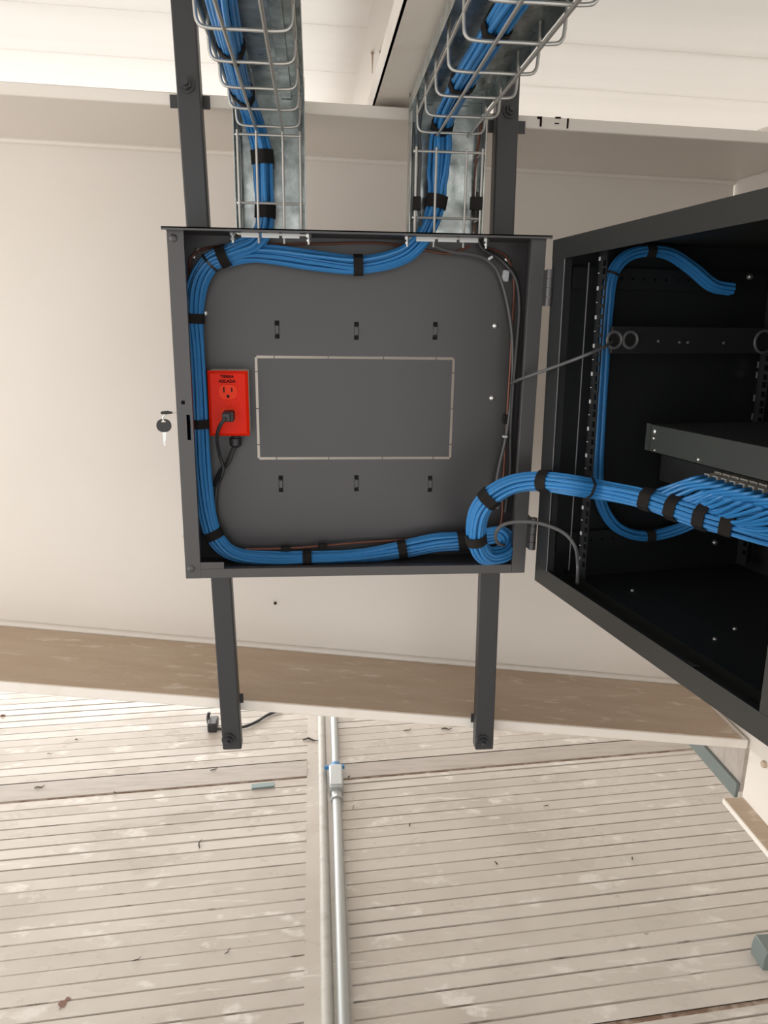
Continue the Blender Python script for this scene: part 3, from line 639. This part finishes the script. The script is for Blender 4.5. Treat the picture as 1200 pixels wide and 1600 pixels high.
m = MB(); m.cyl((x_, cj+.055, DZ+.0145), (x_, cj+.085, DZ+.0145), .017, .017, 16); m.box(x_-.034, x_+.028, cj+.060, cj+.068, DZ+.018, DZ+.030); m.make('blue_tape', 'bluetape', ct)

# ---------------------------------------------------------------- things lying about on the deck
lc = cord('loose_cable', 'loose black cable with plug on the deck behind the left mounting bar', 'cord',
    [onZ(327, 1113, DZ+.05), onZ(325, 1122, DZ+.03), onZ(328, 1133, DZ+.02), onZ(345, 1139, DZ+.012), onZ(378, 1136, DZ+.008), onZ(400, 1128, DZ+.008), onZ(418, 1117, DZ+.008), onZ(440, 1108, DZ+.008)], .0055, 'cord')
P = onZ(333, 1131, DZ+.018); m = MB(); m.box(P.x-.016, P.x+.016, P.y-.03, P.y+.03, DZ+.001, DZ+.034); m.make('plug', 'cord', lc, bevel=.005)
P = onZ(411, 1229, DZ); m = MB(); Rz = Matrix.Translation(P) @ Matrix.Rotation(.10, 4, 'Z'); m.box(-.034, .034, -.011, .011, .001, .006, T=Rz)
o = m.make('metal_scrap', 'scrap', None, bevel=.001); o['label'] = 'flat blue grey metal scrap on the deck left of the conduit'; o['category'] = 'scrap'
def litter(x, y, s, rot, label, n=3, mt='dirt', k=.65):
    P = onZ(x, y, DZ); t = MB(); q_ = k
    pts = [Vector((s*(k/n-.5), s*.11*math.sin(k*2.1+rot*3), .003+.0015*(k % 2))) for k in range(n+1)]
    Rm = Matrix.Translation(P) @ Matrix.Rotation(rot, 4, 'Z'); t.tube([Rm @ p for p in pts], [s*.05*q_, s*.09*q_, s*.07*q_, s*.03*q_], 6)
    o = t.make('litter', mt, None); o['label'] = label; o['category'] = 'litter'; o['group'] = 'bits of litter on the deck'
litter(486, 1157, .055, -.2, 'dark twig of litter on the deck just left of the conduits, below the girder')
litter(335, 1203, .025, .6, 'dark bit of litter on the deck above the left joint strip')
litter(62, 1231, .03, .3, 'dark bit of litter at the far left of the joint strip')
litter(78, 1179, .018, .1, 'small dark speck on the deck at far left above the joint strip')
litter(312, 1320, .032, 1.5, 'thin dark sliver on the deck below the metal scrap')
litter(637, 1142, .03, .4, 'dark bit of litter on the deck between the conduit and right bar')
litter(698, 1140, .04, .1, 'dark bit of litter on the deck beside the right mounting bar foot')
litter(854, 1260, .02, .4, 'dark speck on the deck right of the right mounting bar')
litter(1010, 1461, .012, .2, 'dark speck on the lower right deck')
litter(214, 1501, .02, .5, 'dark bit of litter on the deck at lower left')
litter(356, 1488, .02, .9, 'dark round speck on the deck at lower middle left')
litter(552, 1263, .016, 1.2, 'dark speck on the deck just right of the conduit coupling')
P = onZ(100, 1568, DZ); m = MB(); m.prism([(P.x+.008*math.cos(a)*(1+.4*math.sin(3*a)+.25*math.sin(7*a)), P.y+.014*math.sin(a)*(1+.3*math.cos(2*a)+.2*math.cos(5*a))+.006*math.cos(a), DZ+.0008) for a in [2*math.pi*i/30 for i in range(30)]], (0, 0, .0008))
o = m.make('rust_flake', 'stain', None); o['label'] = 'reddish brown rust flake on the deck at lower left'; o['category'] = 'litter'
P = onZ(1199, 1505, DZ+.02); m = MB(); m.prism([(P.x-.008, P.y, DZ), (P.x+.06, P.y, DZ), (P.x+.06, P.y, DZ+.05), (P.x-.004, P.y, DZ+.05), (P.x-.008, P.y, DZ+.03)], (0, .05, 0))
o = m.make('steel_bracket', 'green', None, bevel=.002); o['label'] = 'grey green steel bracket end at the right picture edge on the deck'; o['category'] = 'bracket'

litter(5, 1119, .016, .3, 'small orange speck on the deck at the left picture edge under the girder', mt='copper', k=2.5)
for (x, y, lab) in ((120, 1157, 'dark speck on the far left deck above the joint strip'), (545, 1215, 'dark crumb beside the conduit pull fitting'), (640, 1290, 'dark crumb on the deck right of the conduit, above middle'), (180, 1240, 'dark crumb on the left joint strip edge'), (775, 1350, 'dark speck on the middle right deck'), (988, 1343, 'dark speck on the right deck, upper part')):
    litter(x, y, .013, x*.1, lab, k=1.6)
P = onY(430, 943, WB-.003); m = MB(); m.dome((P.x, WB-.0005, P.z), (0, -1, 0), .004, .004, 8); o = m.make('wall_speck', 'dirt', None); o['label'] = 'tiny dark speck on the cream girder web under the cabinet'; o['category'] = 'litter'
for (x, y, h, wd) in ((845, 190, .008, .0018), (842, 184, .002, .003), (872, 184, .0015, .005), (870, 193, .001, .004), (887, 193, .008, .0016)):
    P = onY(x, y, FY); MB().box(P.x-wd, P.x+wd, FY-.0006, FY+.0002, P.z-h, P.z+h).make('marker_stroke', 'ink', g)
